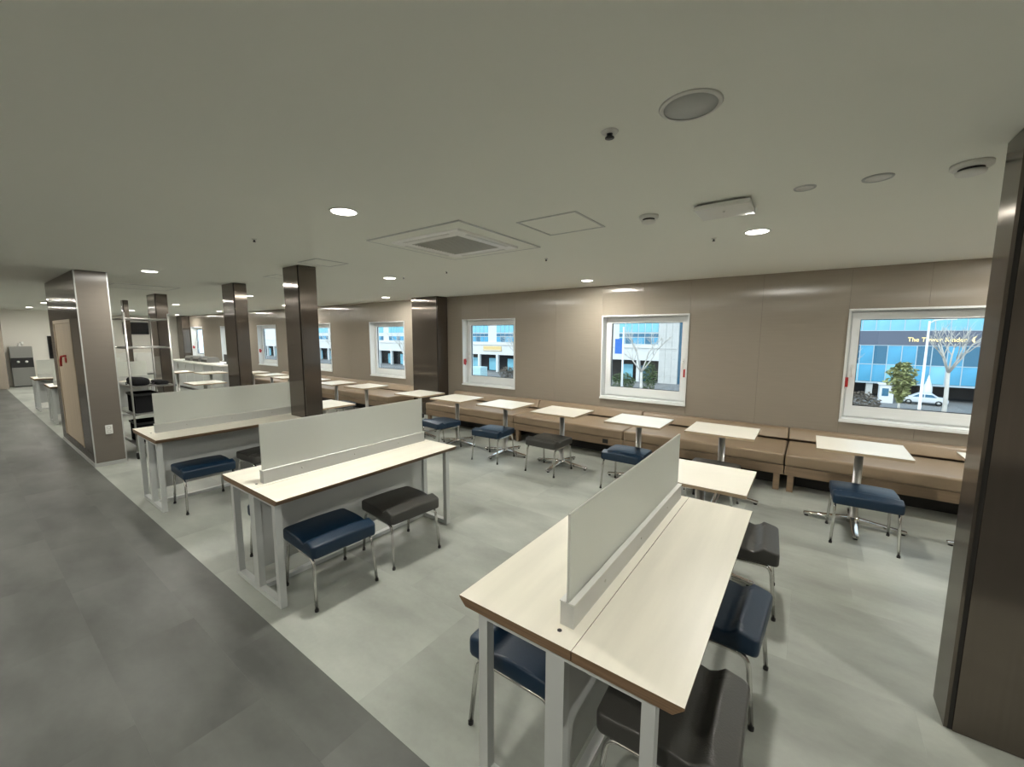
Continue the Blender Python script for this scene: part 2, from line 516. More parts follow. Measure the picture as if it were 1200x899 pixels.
MB().box(BX0 - ox, DX0 - ox - .05, fy, fy + .03, 0.162, DZ1 + .048).build('wall_panel', M['steel'], blk)
MB().box(BX0 - ox, BX1 - ox - .012, fy, fy + .03, 0.0, .16).build('plinth_strip', M['steel'], blk)
dfr = MB()
dfr.box(DX0 - ox - .048, DX0 - ox, fy - .004, fy + .03, .162, DZ1 + .048); dfr.box(DX1 - ox, DX1 - ox + .048, fy - .004, fy + .03, .162, DZ1 + .048)
dfr.box(DX0 - ox, DX1 - ox, fy - .004, fy + .03, DZ1, DZ1 + .048)
dfr.build('door_frame', M['door'], blk)
dleaf = MB().box(DX0 - ox + .003, DX1 - ox - .003, fy + .006, fy + .03, .164, DZ1 - .003).build('door', M['door'], blk)
hk = MB()
hk.lathe(0, 0, [(0, 0), (.05, 0), (.05, .012), (0, .014)], 20)
dd = hk.build('red_disc', M['red'], dleaf, (-8.75 - ox, fy + .006, 1.36)); dd.rotation_euler = (PI / 2, 0, 0)
MB().tube([(-8.66 - ox, fy, 1.42), (-8.66 - ox, fy - .05, 1.41), (-8.70 - ox, fy - .055, 1.36), (-8.72 - ox, fy - .055, 1.27)], .014, 8).build('red_handle', M['red'], dleaf)

def outlet(name, loc, rz, label):
    t = thing(name, label, 'outlet', loc, rz)
    me = rounded(MB().box(-.036, .036, -.009, 0, -.06, .06).mesh('plate', M['plastic']), .004, 2)
    link('plate', me, t)
    for z in (-.026, .026):
        s_ = MB().lathe(0, 0, [(.021, 0), (.021, .003), (.016, .003), (.015, -.002), (0, -.002)], 18).build('socket', M['grille'], t, (0, -.0095, z))
        s_.rotation_euler = (PI / 2, 0, 0)
outlet('wall_outlet', (BX1 + .0005, 1.165, 0.475), PI / 2, 'white double power outlet low on the taupe pier')

# skirting trims
struct(MB().box(BX0, BX1 + .008, BY0 - .008, BY0 - .0005, 0, .05).build('trim_1', M['alu']), 'thin pale metal skirting along the pier by the aisle', 'trim')
struct(MB().box(BX1 + .0005, BX1 + .008, BY0, BY1, 0, .048).build('trim_2', M['alu']), 'thin pale metal skirting on the narrow face of the pier', 'trim')

# ------------------------------------------------------------------ work tables with screens
TW, TL, TH = 0.82, 1.54, 0.74
def make_work_table(label, loc):
    t = thing('work_table', label, 'table', loc, 0, 'frosted-screen work tables')
    w, th = TW / 2, 0.036
    def slab(x0, x1, cl, cr):
        # top with undercut long edges
        prof = [(x0, TH), (x1, TH), (x1, TH - .007)]
        prof += [(x1 - .03, TH - th)] if cr else [(x1, TH - th)]
        prof += [(x0 + .03, TH - th)] if cl else [(x0, TH - th)]
        prof += [(x0, TH - .007)]
        m = MB(); n = len(prof)
        vs_ = [(p, yy, q) for yy in (0, TL) for p, q in prof]
        m.add(vs_, [(0, 1, n + 1, n)], 0)
        m.add(vs_, [(i, (i + 1) % n, n + (i + 1) % n, n + i) for i in range(1, n)], 1)
        m.add(vs_, [tuple(range(n - 1, -1, -1)), tuple(range(n, 2 * n))], 1)
        return m.build('table_top', [M['maple'], M['ply']], t)
    slab(-w, 0.069, True, False)
    slab(0.071, w, False, True)
    MB().lathe(-.005, .06, [(0, TH + .0012), (.008, TH + .0012), (.008, TH - .001)], 14).build('grommet', M['rubber'], t)
    LX = 0.31
    for yy in (0.02, TL - .06):
        for x in (-LX, LX):
            MB().box(x - .02, x + .02, yy, yy + .04, .04, TH - th).build('leg', M['white_metal'], t)
        MB().box(-.034, .036, yy, yy + .04, .04, TH - th - .03).build('center_leg', M['white_metal'], t)
        MB().box(-LX - .02, LX + .02, yy, yy + .04, 0.004, .04).build('floor_rail', M['white_metal'], t)
        MB().box(-LX + .02, LX - .02, yy, yy + .04, TH - th - .03, TH - th).build('top_rail', M['white_metal'], t)
        for x in (-LX, LX):
            MB().cyl(x, yy + .02, 0, .004, .014, n=12).build('foot_pad', M['rubber'], t)
    MB().box(-.02, .02, .06, TL - .06, .004, .034).build('bottom_beam', M['white_metal'], t)
    MB().box(-.012, .014, .061, TL - .061, .16, TH - th - .001).build('modesty_panel', M['modesty'], t)
    r = MB()
    r.box(-.02, .032, .09, TL - .04, TH, TH + .085)
    rail = link('screen_rail', r.mesh('screen_rail', M['alu']), t)
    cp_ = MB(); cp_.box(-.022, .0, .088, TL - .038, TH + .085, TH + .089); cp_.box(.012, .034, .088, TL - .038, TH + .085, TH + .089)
    cp_.build('rail_highlight', M['plastic'], rail)  # white strips stand in for the highlight along the rail's top edges
    for yy in (.35, .77, 1.2):
        c = MB().lathe(0, 0, [(0, .002), (.006, .002), (.006, 0)], 12).build('screw', M['grille'], rail, (.032, yy, TH + .045)); c.rotation_euler = (0, PI / 2, 0)
    MB().box(.001, .011, .095, TL - .045, TH + .083, TH + .40).build('frosted_screen', M['frosted'], t)
    return t
TX = [-0.615, -2.92, -5.31, -11.9, -14.2]
TYY = 1.07
tl = ['pale maple work table with frosted screen, nearest and largest, at the front', 'pale maple work table with frosted screen, second from the front',
      'pale maple work table with frosted screen, between the taupe pier and second table', 'far work table with frosted screen, just past the taupe pier by the aisle',
      'farthest work table with frosted screen, left of the pier near the dispenser']
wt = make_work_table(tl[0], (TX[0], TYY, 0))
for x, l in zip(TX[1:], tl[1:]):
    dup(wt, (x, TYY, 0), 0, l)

# ------------------------------------------------------------------ stools
def rrect(w, d, r, n=6):
    pts = []
    for cx, cy, a0 in ((w / 2 - r, d / 2 - r, 0), (-w / 2 + r, d / 2 - r, PI / 2), (-w / 2 + r, -d / 2 + r, PI), (w / 2 - r, -d / 2 + r, 1.5 * PI)):
        for k in range(n + 1):
            a = a0 + PI / 2 * k / n
            pts.append((cx + r * math.cos(a), cy + r * math.sin(a)))
    # extra points on the straight sides
    out = []
    for i, p in enumerate(pts):
        q = pts[(i + 1) % len(pts)]
        out.append(p)
        L = math.hypot(q[0] - p[0], q[1] - p[1])
        if L > .05:
            m = 14
            for k in range(1, m): out.append((p[0] + (q[0] - p[0]) * k / m, p[1] + (q[1] - p[1]) * k / m))
    return out
def seat_mesh(name, m):
    # cushion about 44 cm square; a raised roll runs along the +x edge, a crease in front of it
    S = .445
    base = rrect(S, S, .025)
    def top(x, y):
        z = .418 + .012 * (1 - (2 * y / S) ** 2) * 0.5
        if x > .135: z += .026 - .26 * (x - .135)
        else: z += .026 * math.exp(-((x - .135) / .022) ** 2)
        z -= .010 * math.exp(-((x - .085) / .030) ** 2)
        z += .006 * math.exp(-((x + .05) / .09) ** 2)
        return z
    rings = []
    n = len(base)
    def sc(s_, f):
        return [(x * s_, y * s_, f(x * s_, y * s_)) for x, y in base]
    rings.append(sc(.0, lambda x, y: .342)); rings.append(sc(.90, lambda x, y: .342)); rings.append(sc(.985, lambda x, y: .346))
    rings.append(sc(.998, lambda x, y: .356)); rings.append(sc(1.0, lambda x, y: .375))
    rings.append(sc(.999, lambda x, y: top(x, y) - .012)); rings.append(sc(.990, lambda x, y: top(x, y) - .004)); rings.append(sc(.972, lambda x, y: top(x, y) - .0005))
    for s_ in (.94, .90, .85, .80, .75, .70, .65, .60, .55, .48, .38, .27, .15, .05, .0):
        rings.append(sc(s_, top))
    vs_ = [p for r in rings for p in r]
    fs_ = []
    for i in range(len(rings) - 1):
        for k in range(n):
            k2 = (k + 1) % n
            fs_.append((i * n + k, i * n + k2, (i + 1) * n + k2, (i + 1) * n + k))
    mb = MB().add(vs_, fs_, 0, True)
    me = mb.mesh(name, m)
    bm = bmesh.new(); bm.from_mesh(me); bmesh.ops.remove_doubles(bm, verts=bm.verts, dist=1e-5)
    bmesh.ops.recalc_face_normals(bm, faces=bm.faces); bm.to_mesh(me); bm.free()
    return me
SEAT = {'blue': seat_mesh('seat', M['blue']), 'grey': seat_mesh('seat', M['grey'])}
def arc_leg(side_y):
    pts = []
    xt, xb, zt = .185, .215, .331
    pts.append((-xb, side_y * 1.05, .012)); pts.append((-xt - .004, side_y, zt - .06))
    for k in range(1, 6):
        a = PI - PI / 2 * k / 5
        pts.append((-xt + .045 + .045 * math.cos(a), side_y, zt - .045 + .045 * math.sin(a)))
    q = [(-p[0], p[1], p[2]) for p in reversed(pts)]
    return MB().tube(pts + q, .0105, 10)
def make_stool(label, colour, loc, rz):
    t = thing('stool', label, 'stool', loc, rz, 'square padded stools')
    link('seat', SEAT[colour], t)
    for sy in (-.203, .203):
        arc_leg(sy).build('leg_frame', M['chrome'], t)
        for sx in (-1, 1):
            MB().lathe(sx * .215, sy * 1.05, [(0, 0), (.012, 0), (.0125, .016), (0, .018)], 12).build('foot_cap', M['rubber'], t)
    for sx in (-1, 1):
        MB().box(sx * .11 - .012, sx * .11 + .012, -.203, .203, .331, .342).build('cross_bar', M['satin'], t)
    return t
stool0 = {'blue': None, 'grey': None}
def stool(colour, x, y, rz, label):
    if stool0[colour] is None:
        stool0[colour] = make_stool(label, colour, (x, y, 0), rz)
    else:
        dup(stool0[colour], (x, y, 0), rz, label)
D = math.radians
# rz: the raised roll (+x of the stool) faces away from the table
stool('grey', -0.31, 1.45, D(2), 'charcoal stool nearest the camera, tucked under the front work table')
stool('blue', -0.30, 2.16, D(-3), 'navy stool on the right side of the front work table')
stool('blue', -0.90, 1.44, D(180), 'navy stool on the left side of the front work table, behind its leg')
stool('blue', -2.60, 1.44, D(-3), 'navy stool standing in front of the second work table')
stool('grey', -2.58, 2.03, D(-5), 'charcoal stool under the far half of the second work table')
stool('blue', -3.22, 1.47, D(180), 'navy stool glimpsed under the left side of the second work table')
stool('blue', -4.96, 1.44, D(-2), 'navy stool at the table beside the taupe pier')
stool('grey', -4.96, 2.04, D(3), 'charcoal stool half hidden behind the second frosted screen')
stool('grey', -0.30, 3.02, D(4), 'charcoal stool beside the pale square table beyond the front work table')
stool('blue', 0.45, 4.46, D(-88), 'navy stool at the wall table under the right window')
stool('grey', -0.72, 4.46, D(-90), 'charcoal stool hidden behind the square table beyond the front work table')
stool('blue', -1.62, 4.46, D(-90), 'navy stool half hidden by the top edge of the front frosted screen')
stool('grey', -2.64, 4.44, D(-92), 'charcoal stool at the wall table, fourth from the right column')
stool('blue', -3.54, 4.42, D(-86), 'navy stool at the wall table below the third window')
stool('blue', -4.54, 4.38, D(-97), 'navy stool at the wall table second to the right of the pilaster, slightly turned')
stool('grey', -5.42, 4.42, D(-90), 'charcoal stool at the wall table in front of the pilaster')
stool('blue', -7.35, 4.40, D(-90), 'dark navy stool beyond the second screen, left of the pilaster')

# ------------------------------------------------------------------ pedestal tables
def make_pedestal(label, loc):
    t = thing('pedestal_table', label, 'table', loc, 0, 'square pedestal tables')
    a, b = .32, .285
    prof = [(-a, .718), (a, .718), (a, TH), (-a, TH)]
    m = MB()
    m.box(-a + .001, a - .001, -b + .001, b - .001, .716, .738, 1)
    m.box(-a, a, -b, b, .738, TH, 0)
    m.build('table_top', [M['table_white'], M['edge']], t)
    MB().box(-.13, .13, -.13, .13, .704, .716).build('top_plate', M['satin'], t)
    MB().lathe(0, 0, [(.0, .05), (.042, .05), (.040, .09), (.032, .10), (.032, .704), (0, .704)], 20).build('pole', M['satin'], t)
    for k in range(4):
        f = MB()
        # tapering foot sloping down to a glide
        w0, w1 = .030, .022
        vs_ = [(.02, -w0, .035), (.02, w0, .035), (.37, w1, .014), (.37, -w1, .014), (.02, -w0, .075), (.02, w0, .075), (.37, w1, .034), (.37, -w1, .034)]
        f.add(vs_, [(0, 3, 2, 1), (4, 5, 6, 7), (0, 1, 5, 4), (1, 2, 6, 5), (2, 3, 7, 6), (3, 0, 4, 7)])
        ft = link('foot', rounded(f.mesh('foot', M['chrome']), .006, 2), t, (0, 0, 0), k * PI / 2)
        MB().lathe(.345, 0, [(0, 0), (.017, 0), (.015, .016), (0, .016)], 12).build('glide', M['rubber'], ft)
    MB().lathe(0, 0, [(0, .03), (.05, .03), (.055, .06), (.045, .082), (0, .082)], 20).build('hub', M['chrome'], t)
    return t
PY = 4.775
ped = None
tabs = [(1.40, PY, 'white wall table cut off by the right column'),
        (0.42, PY, 'white wall table below the right-hand window, with a navy stool'),
        (-0.70, PY, 'white wall table between the two nearest windows, right of the bench centre seam'),
        (-1.58, PY - .05, 'white wall table below the window with the bare tree'),
        (-2.60, PY - .07, 'white wall table with the charcoal stool in open view'),
        (-3.54, PY - .07, 'white wall table with a navy stool, left of the openly visible charcoal stool'),
        (-4.50, PY - .07, 'white wall table below the window just right of the pilaster'),
        (-5.38, PY - .07, 'white wall table standing in front of the dark pilaster'),
        (-6.98, PY - .02, 'white wall table just left of the dark pilaster'),
        (-7.96, PY - .07, 'white wall table second to the left of the dark pilaster'),
        (-8.95, PY - .07, 'white wall table at the right edge of the nearest dark column'),
        (-9.95, PY - .07, 'white wall table hidden behind the nearest dark column'),
        (-10.85, PY - .07, 'white wall table seen between the two free-standing columns, nearer of two'),
        (-11.9, PY - .07, 'white wall table seen between the two free-standing columns, farther of two'),
        (-12.72, PY - .75, 'white square table in front of the right end of the far counter'),
        (-0.58, 3.13, 'pale square table just beyond the front work table'),
        (-5.60, 3.12, 'white square table glimpsed right of the nearest dark column above a screen'),
        (-10.15, 3.10, 'white square table between shelf trolley and second column'),
        (-13.6, 3.55, 'white square table in front of the middle of the far counter')]
for x, y, l in tabs:
    if ped is None: ped = make_pedestal(l, (x, y, 0))
    else: dup(ped, (x, y, 0), 0, l)

# ------------------------------------------------------------------ bench along the window wall
BY = 5.36
def cushion(name, x0, x1, y0, y1, z0, z1, r, parent, m):
    cx, cy = (x0 + x1) / 2, (y0 + y1) / 2
    me = rounded(MB().box(x0 - cx, x1 - cx, y0 - cy, y1 - cy, z0, z1).mesh(name, m), r, 4)
    return link(name, me, parent, (cx, cy, 0))
def bench(x0, x1, label, back=True):
    t = thing('bench', label, 'bench', ((x0 + x1) / 2, BY, 0), 0, 'tan benches along the window wall')
    w = (x1 - x0) / 2 - .003
    MB().box(-w, w, 0.015, .90, .19, .295).build('plinth', M['oak'], t)
    for sx in (-1, 1):
        for y in (.03, .80):
            MB().box(sx * (w - .06) - .03, sx * (w - .06) + .03, y, y + .06, 0, .19).build('leg', M['oak'], t)
    MB().box(-w + .1, w - .1, .30, .90, 0, .189).build('under_bench_shade', M['reveal'], t)  # near-black box added to give the deep shade beneath the bench
    cushion('seat_cushion', -w, w, 0, .76, .297, .43, .03, t, M['tan'])
    if back:
        bk = MB()
        prof = [(.735, .447), (.92, .447), (.92, .567), (.85, .577), (.80, .560)]
        me = MB().prism(prof, -w, w, 'x').mesh('back_cushion', M['tan'])
        link('back_cushion', rounded(me, .018, 3), t)
    return t
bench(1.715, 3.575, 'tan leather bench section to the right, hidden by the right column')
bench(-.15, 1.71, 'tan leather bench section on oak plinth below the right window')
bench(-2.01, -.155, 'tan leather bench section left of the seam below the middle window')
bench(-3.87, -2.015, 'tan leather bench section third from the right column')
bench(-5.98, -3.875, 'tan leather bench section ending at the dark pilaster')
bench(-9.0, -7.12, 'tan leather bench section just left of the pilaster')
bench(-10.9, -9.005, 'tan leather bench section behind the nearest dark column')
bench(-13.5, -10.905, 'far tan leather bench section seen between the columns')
po = MB()
po.box(-.04, .04, -.006, 0, -.028, .028)
pt = tag(po.build('bench_outlet', M['black'], None, (-2.27, BY + .0145, .243)), 'small black power outlet set in the oak bench plinth', 'outlet')

# ------------------------------------------------------------------ ceiling equipment
def downlight_proto(label, loc):
    t = thing('downlight', label, 'light', loc, 0, 'round recessed downlights')
    MB().lathe(0, 0, [(.078, -.004), (.088, -.004), (.092, -.0005), (.078, -.0005)], 28).build('trim_ring', M['plastic'], t)
    MB().lathe(0, 0, [(0, -.003), (.077, -.003), (.077, -.0005)], 28).build('diffuser', M['lamp'], t)
    ld = bpy.data.lights.new('downlight_lamp', 'AREA')
    ld.shape = 'DISK'; ld.size = .15; ld.energy = DOWNLIGHT_W; ld.color = (1.0, 0.975, 0.89)
    lo = bpy.data.objects.new('lamp', ld); lo.location = (0, 0, -.006); col.objects.link(lo); lo.parent = t
    return t
DL = [(-2.52, 1.60, 'bright downlight left of the ceiling air conditioner, largest in view'),
      (-0.40, 3.74, 'bright downlight beyond the emergency light box'),
      (-4.87, 3.76, 'bright downlight behind the nearest free-standing column, to its right'),
      (-2.71, 5.58, 'downlight close to the wall above the middle window'),
      (-6.88, 1.61, 'downlight just right of the taupe pier'),
      (-9.51, 3.78, 'downlight between the two free-standing dark columns'),
      (-7.43, 5.62, 'downlight just left of the wall pilaster'),
      (-11.8, 5.60, 'small downlight touching the left edge of the nearest column'),
      (-13.95, 3.75, 'small downlight left of the second column'),
      (-16.07, 1.60, 'downlight at the left edge of the taupe pier'),
      (-19.1, 1.57, 'downlight above the water dispenser'),
      (-18.7, 3.80, 'tiny downlight seen above the shelf trolley'),
      (-16.6, 5.65, 'tiny downlight over the far counter'),
      (-21.2, 5.70, 'tiny downlight in the far corner above the end pilaster'),
      (-11.4, 1.62, 'downlight hidden behind the taupe pier')]
far = 'downlight outside the photograph, above or behind the camera'
DL += [(2.0, 1.6, far), (2.0, 5.58, far), (4.0, 3.75, far), (-0.4, -0.6, far), (-4.87, -0.6, far), (-9.5, -0.6, far), (-14.0, -0.6, far), (-18.5, -0.6, far), (-2.5, -2.8, far), (-11.8, -2.8, far)]
dl = None
for x, y, l in DL:
    if dl is None: dl = downlight_proto(l, (x, y, CEIL))
    else: dup(dl, (x, y, CEIL), 0, l)

# cassette air conditioner
ac = thing('air_conditioner', 'square white ceiling cassette air conditioner with grey grille', 'air conditioner', (-2.57, 2.70, CEIL))
def ring_xy(w, t_, z0, z1):
    m = MB()
    m.box(-w, w, -w, -w + t_, z0, z1); m.box(-w, w, w - t_, w, z0, z1)
    m.box(-w, -w + t_, -w + t_, w - t_, z0, z1); m.box(w - t_, w, -w + t_, w - t_, z0, z1)
    return m
ring_xy(.52, .13, -.008, -.0005).build('ceiling_trim', M['ceiling'], ac)
ring_xy(.532, .011, -.010, -.0005).build('trim_shadow_line', M['alu'], ac)  # thin raised edge, greyer than the ceiling to draw its shadow line
p_ = ring_xy(.385, .115, -.024, -.001)
p_.build('fascia', M['ac_white'], ac)
for k in range(4):
    v_ = MB().box(-.26, .26, -.372, -.345, -.028, -.0235).build('air_vane', M['plastic'], ac); v_.rotation_euler = (0, 0, k * PI / 2)
gr = MB().box(-.27, .27, -.27, .27, -.014, -.008).build('grille_back', M['grille'], ac)
sl = MB().box(-.268, .268, -.006, .006, -.024, -.014).mesh('grille_slat', M['grille'])
for k in range(17):
    link('grille_slat', sl, gr, (0, -.256 + k * .032, 0))

def hatch(loc, w, label, rz=0):
    t = thing('access_hatch', label, 'hatch', loc, rz)
    ring_xy(w, .016, -.005, -.0005).build('hatch_frame', M['alu'], t)
    MB().box(-w + .02, w - .02, -w + .02, w - .02, -.003, -.0005).build('hatch_panel', M['ceiling'], t)
hatch((-1.52, 2.69, CEIL), .235, 'square ceiling access hatch right of the air conditioner')
hatch((-4.45, 2.55, CEIL), .19, 'square ceiling access hatch above the nearest dark column')
hatch((-6.0, 2.85, CEIL), .19, 'square ceiling access hatch left of the nearest dark column')
hatch((-9.3, 2.05, CEIL), .42, 'large flat ceiling hatch above the shelf trolley')

# speaker
sp = thing('ceiling_speaker', 'round white flush ceiling speaker near the top of the view', 'speaker', (-.40, 1.60, CEIL))
MB().lathe(0, 0, [(.088, -.006), (.098, -.006), (.104, -.0005), (.088, -.0005)], 36).build('rim', M['plastic'], sp)
MB().lathe(0, 0, [(0, -.004), (.0875, -.004), (.0875, -.0005)], 36).build('speaker_grille', M['modesty'], sp)

# emergency light box
em = thing('emergency_light', 'flat white rectangular box hanging just below the ceiling', 'light box', (-.49, 2.89, CEIL))
MB().box(-.12, .12, -.10, .10, -.014, -.0005).build('mount', M['grille'], em)
link('cover', rounded(MB().box(-.15, .15, -.135, .135, -.042, -.014).mesh('cover', M['plastic']), .005, 2), em)
MB().lathe(0, -.03, [(0, -.046), (.007, -.046), (.007, -.042)], 12).build('indicator', M['grille'], em)

def detector(loc, r, label):
    t = thing('smoke_detector', label, 'detector', loc)
    MB().lathe(0, 0, [(0, -.0005), (r, -.0005), (r, -.016), (r * .92, -.022), (0, -.022)], 28).build('base', M['plastic'], t)
    MB().lathe(0, 0, [(r * .62, -.022), (r * .62, -.034)], 28).build('sensor_gap', M['gasket'], t)
    MB().lathe(0, 0, [(0, -.034), (r * .74, -.034), (r * .70, -.046), (r * .4, -.052), (0, -.053)], 28).build('sensor_cap', M['plastic'], t)
detector((-.94, 2.84, CEIL), .062, 'round white smoke detector between hatch and emergency box')
detector((.54, 2.87, CEIL), .072, 'round white smoke detector beside the right column')
def cover_disc(loc, r, label):
    t = thing('ceiling_cover', label, 'cover', loc)
    MB().lathe(0, 0, [(r * .82, -.0005), (r * .84, -.006), (r, -.006), (r * 1.04, -.0005)], 28).build('rim', M['modesty'], t)
    MB().lathe(0, 0, [(0, -.004), (r * .81, -.004), (r * .81, -.0005)], 28).build('disc', M['plastic'], t)
cover_disc((.21, 2.84, CEIL), .062, 'small round white ceiling cover left of the right smoke detector')
cover_disc((-.09, 2.80, CEIL), .05, 'faint round ceiling cover right of the emergency box')
def sprinkler(loc, label, s=1.0):
    t = thing('sprinkler', label, 'sprinkler', loc)
    MB().lathe(0, 0, [(.014 * s, -.010), (.030 * s, -.006), (.034 * s, -.0005), (.014 * s, -.0005)], 22).build('escutcheon', M['plastic'], t)
    MB().lathe(0, 0, [(0, -.0005), (.012 * s, -.0005), (.010 * s, -.02), (.018 * s, -.022), (.018 * s, -.025), (0, -.025)], 16).build('head', M['black'], t)
for x, y, l, s in ((-.70, 1.61, 'dark sprinkler head beside the round ceiling speaker', 1.0), (-.71, 3.78, 'small sprinkler head left of the right bright downlight', .6),
                (-2.30, 3.76, 'small sprinkler head below the air conditioner on its right', .6), (-3.84, 1.60, 'small sprinkler head left of the largest downlight', .6),
                (-4.62, 3.80, 'tiny sprinkler head right of the downlight behind the column', .6), (-3.77, 3.78, 'tiny sprinkler head below the air conditioner on its left', .6)):
    sprinkler((x, y, CEIL), l, s)

# ------------------------------------------------------------------ shelf trolley behind the pier
rk = thing('shelf_trolley', 'tall chrome wire shelf trolley on casters behind the taupe pier', 'shelf', (-7.92, 1.665, 0))
RX, RY = .46, .235
for sx in (-1, 1):
    for sy in (-1, 1):
        MB().tube([(sx * RX, sy * RY, .10), (sx * RX, sy * RY, 2.02)], .0125, 10).build('post', M['satin'], rk)
        cs = MB().lathe(0, 0, [(0, -.014), (.045, -.014), (.05, -.008), (.05, .008), (.045, .014), (0, .014)], 16).build('caster_wheel', M['rubber'], rk, (sx * RX, sy * RY, .05))
        cs.rotation_euler = (PI / 2, 0, 0)
        MB().box(sx * RX - .012, sx * RX + .012, sy * RY - .022, sy * RY + .022, .098, .106).build('caster_fork', M['satin'], rk)
SHELF_Z = [.20, .62, 1.00, 1.54, 1.94]
for z in SHELF_Z:
    f = MB()
    f.tube([(-RX, -RY, z), (RX, -RY, z), (RX, RY, z), (-RX, RY, z)], .011, 8, closed=True)
    sh = f.build('shelf_frame', M['satin'], rk)
    if z < 1.2:
        MB().box(-RX + .012, RX - .012, -RY + .012, RY - .012, z, z + .010).build('shelf_board', M['inox'], sh)
    else:
        wr = MB().tube([(-.0, -RY, 0), (.0, RY, 0)], .004, 6).mesh('shelf_wire', M['satin'])
        for k in range(9):
            link('shelf_wire', wr, sh, (-.40 + k * .10, 0, z + .006))
def crate(x, y, z, w, d, h, label):
    t = thing('crate', label, 'crate', (x, y, z))
    m = MB()
    m.box(-w, w, -d, d, 0, .01); m.box(-w, w, -d, -d + .01, .01, h); m.box(-w, w, d - .01, d, .01, h)
    m.box(-w, -w + .01, -d + .01, d - .01, .01, h); m.box(w - .01, w, -d + .01, d - .01, .01, h)
    m.build('tub', M['cloth_black'], t)
    m = MB(); m.box(-w - .012, w + .012, -d - .012, -d, h - .03, h); m.box(-w - .012, w + .012, d, d + .012, h - .03, h)
    m.box(-w - .012, -w, -d, d, h - .03, h); m.box(w, w + .012, -d, d, h - .03, h)
    m.build('rim', M['black'], t)
crate(-7.74, 1.60, .6325, .20, .13, .27, 'black plastic crate on the middle shelf of the trolley')
crate(-7.74, 1.60, .2125, .20, .13, .28, 'black plastic crate on the lowest shelf of the trolley')
def bag(x, y, z, sx, sy, h, label):
    me = MB().box(-sx, sx, -sy, sy, 0, h).mesh('folded_bag', M['cloth_black'])
    rounded(me, h * .45, 4)
    for v in me.vertices:
        v.co.z *= 1 - .35 * (v.co.x / sx) ** 2 * (0.5 + .5 * math.sin(9 * v.co.y))
    t = thing('folded_bag', label, 'bag', (x, y, z))
    link('bag_body', me, t)
    MB().tube([(-sx * .4, -sy, h * .5), (-sx * .35, -sy - .02, h * .3), (0, -sy - .03, h * .15), (sx * .35, -sy - .02, h * .3), (sx * .4, -sy, h * .5)], .006, 6).build('handle', M['black'], t)
bag(-7.72, 1.56, 1.0105, .17, .10, .12, 'black folded bag on the trolley shelf beside the pier')
bag(-7.68, 1.79, 1.0105, .14, .075, .06, 'smaller black folded bag at the right end of the trolley shelf')

# ------------------------------------------------------------------ far end: dispenser, screens, counter
wd = thing('water_dispenser', 'tall steel and black water dispenser at the end of the aisle', 'dispenser', (-21.05, 1.42, 0))
MB().box(-.22, .2, -.24, .24, .03, .60).build('lower_cabinet', M['inox'], wd)
MB().box(-.22, .16, -.24, .24, .60, .95).build('tap_recess', M['black'], wd)
MB().box(-.22, .2, -.24, .24, .95, 1.32).build('upper_cabinet', M['inox'], wd)
MB().box(-.20, .18, -.22, .22, 0, .03).build('kick_plate', M['black'], wd)
MB().box(.16, .2, -.24, .24, .60, .63).build('drip_tray', M['inox'], wd)
for y in (-.09, .09):
    b = MB().lathe(0, 0, [(0, 0), (.035, 0), (.03, .03), (0, .035)], 16).build('tap', M['plastic'], wd, (.16, y, .82)); b.rotation_euler = (0, PI / 2, 0)
cp = thing('cup_dispenser', 'small white cup holder standing on the water dispenser', 'cup holder', (-21.0, 1.40, 1.32))
MB().lathe(0, 0, [(0, 0), (.05, 0), (.05, .02), (.035, .03), (.035, .10), (0, .10)], 16).build('stand', M['plastic'], cp)
MB().lathe(0, .06, [(0, .02), (.028, .02), (.04, .15), (0, .15)], 16).build('cup_stack', M['plastic'], cp)
def tv(loc, w, h, label):
    t = thing('television', label, 'television', loc, PI / 2)
    MB().box(-w / 2, w / 2, -.05, -.005, -h / 2, h / 2).build('casing', M['black'], t)
    MB().box(-w / 2 + .02, w / 2 - .02, -.053, -.05, -h / 2 + .02, h / 2 - .02).build('screen', M['screen'], t)
    MB().box(-.15, .15, -.005, 0, -.12, .12).build('wall_mount', M['black'], t)
tv((-21.299, 2.42, 1.27), .72, .78, 'black screen on the end wall, left edge of the pier cuts it')
tv((X_L + .001, 4.87, 1.98), .84, .52, 'black wall screen seen through the shelf trolley')
wc = thing('wall_cabinet', 'low white cabinet under the far black screen, seen through the trolley', 'cabinet', (-23.3, 4.4, 0))
MB().box(-.29, .25, -.9, .9, .06, .95).build('body', M['counter'], wc)
for k in range(3):
    d_ = MB().box(.25, .268, -.895 + k * .6, -.305 + k * .6, .08, .93).build('door', M['counter'], wc)
    MB().box(.268, .285, -.36 + k * .6, -.34 + k * .6, .6, .75).build('handle', M['satin'], d_)
MB().box(-.27, .2, -.86, .86, 0, .06).build('plinth', M['cab'], wc)
tt = thing('console_table', 'narrow white wall table near the dispenser stacked with paper cups', 'table', (-20.6, 2.2, 0))
MB().box(-.2, .2, -.35, .35, .70, .735).build('table_top', M['counter'], tt)
for sx in (-.17, .17):
    for sy in (-.31, .31):
        MB().box(sx - .015, sx + .015, sy - .015, sy + .015, 0, .70).build('leg', M['white_metal'], tt)
for i, y in enumerate((2.02, 2.13, 2.24)):
    cpx = MB().lathe(0, 0, [(0, 0), (.03, 0), (.045, .14 + .03 * (i % 2)), (.04, .15 + .03 * (i % 2)), (0, .15 + .03 * (i % 2))], 14).build('cup_stack', M['plastic'], None, (-20.55, y, .7355))
    tag(cpx, ['left-hand stack of white paper cups on the far console', 'middle stack of white paper cups on the far console', 'right-hand stack of white paper cups on the far console'][i], 'cups', 'paper cup stacks')

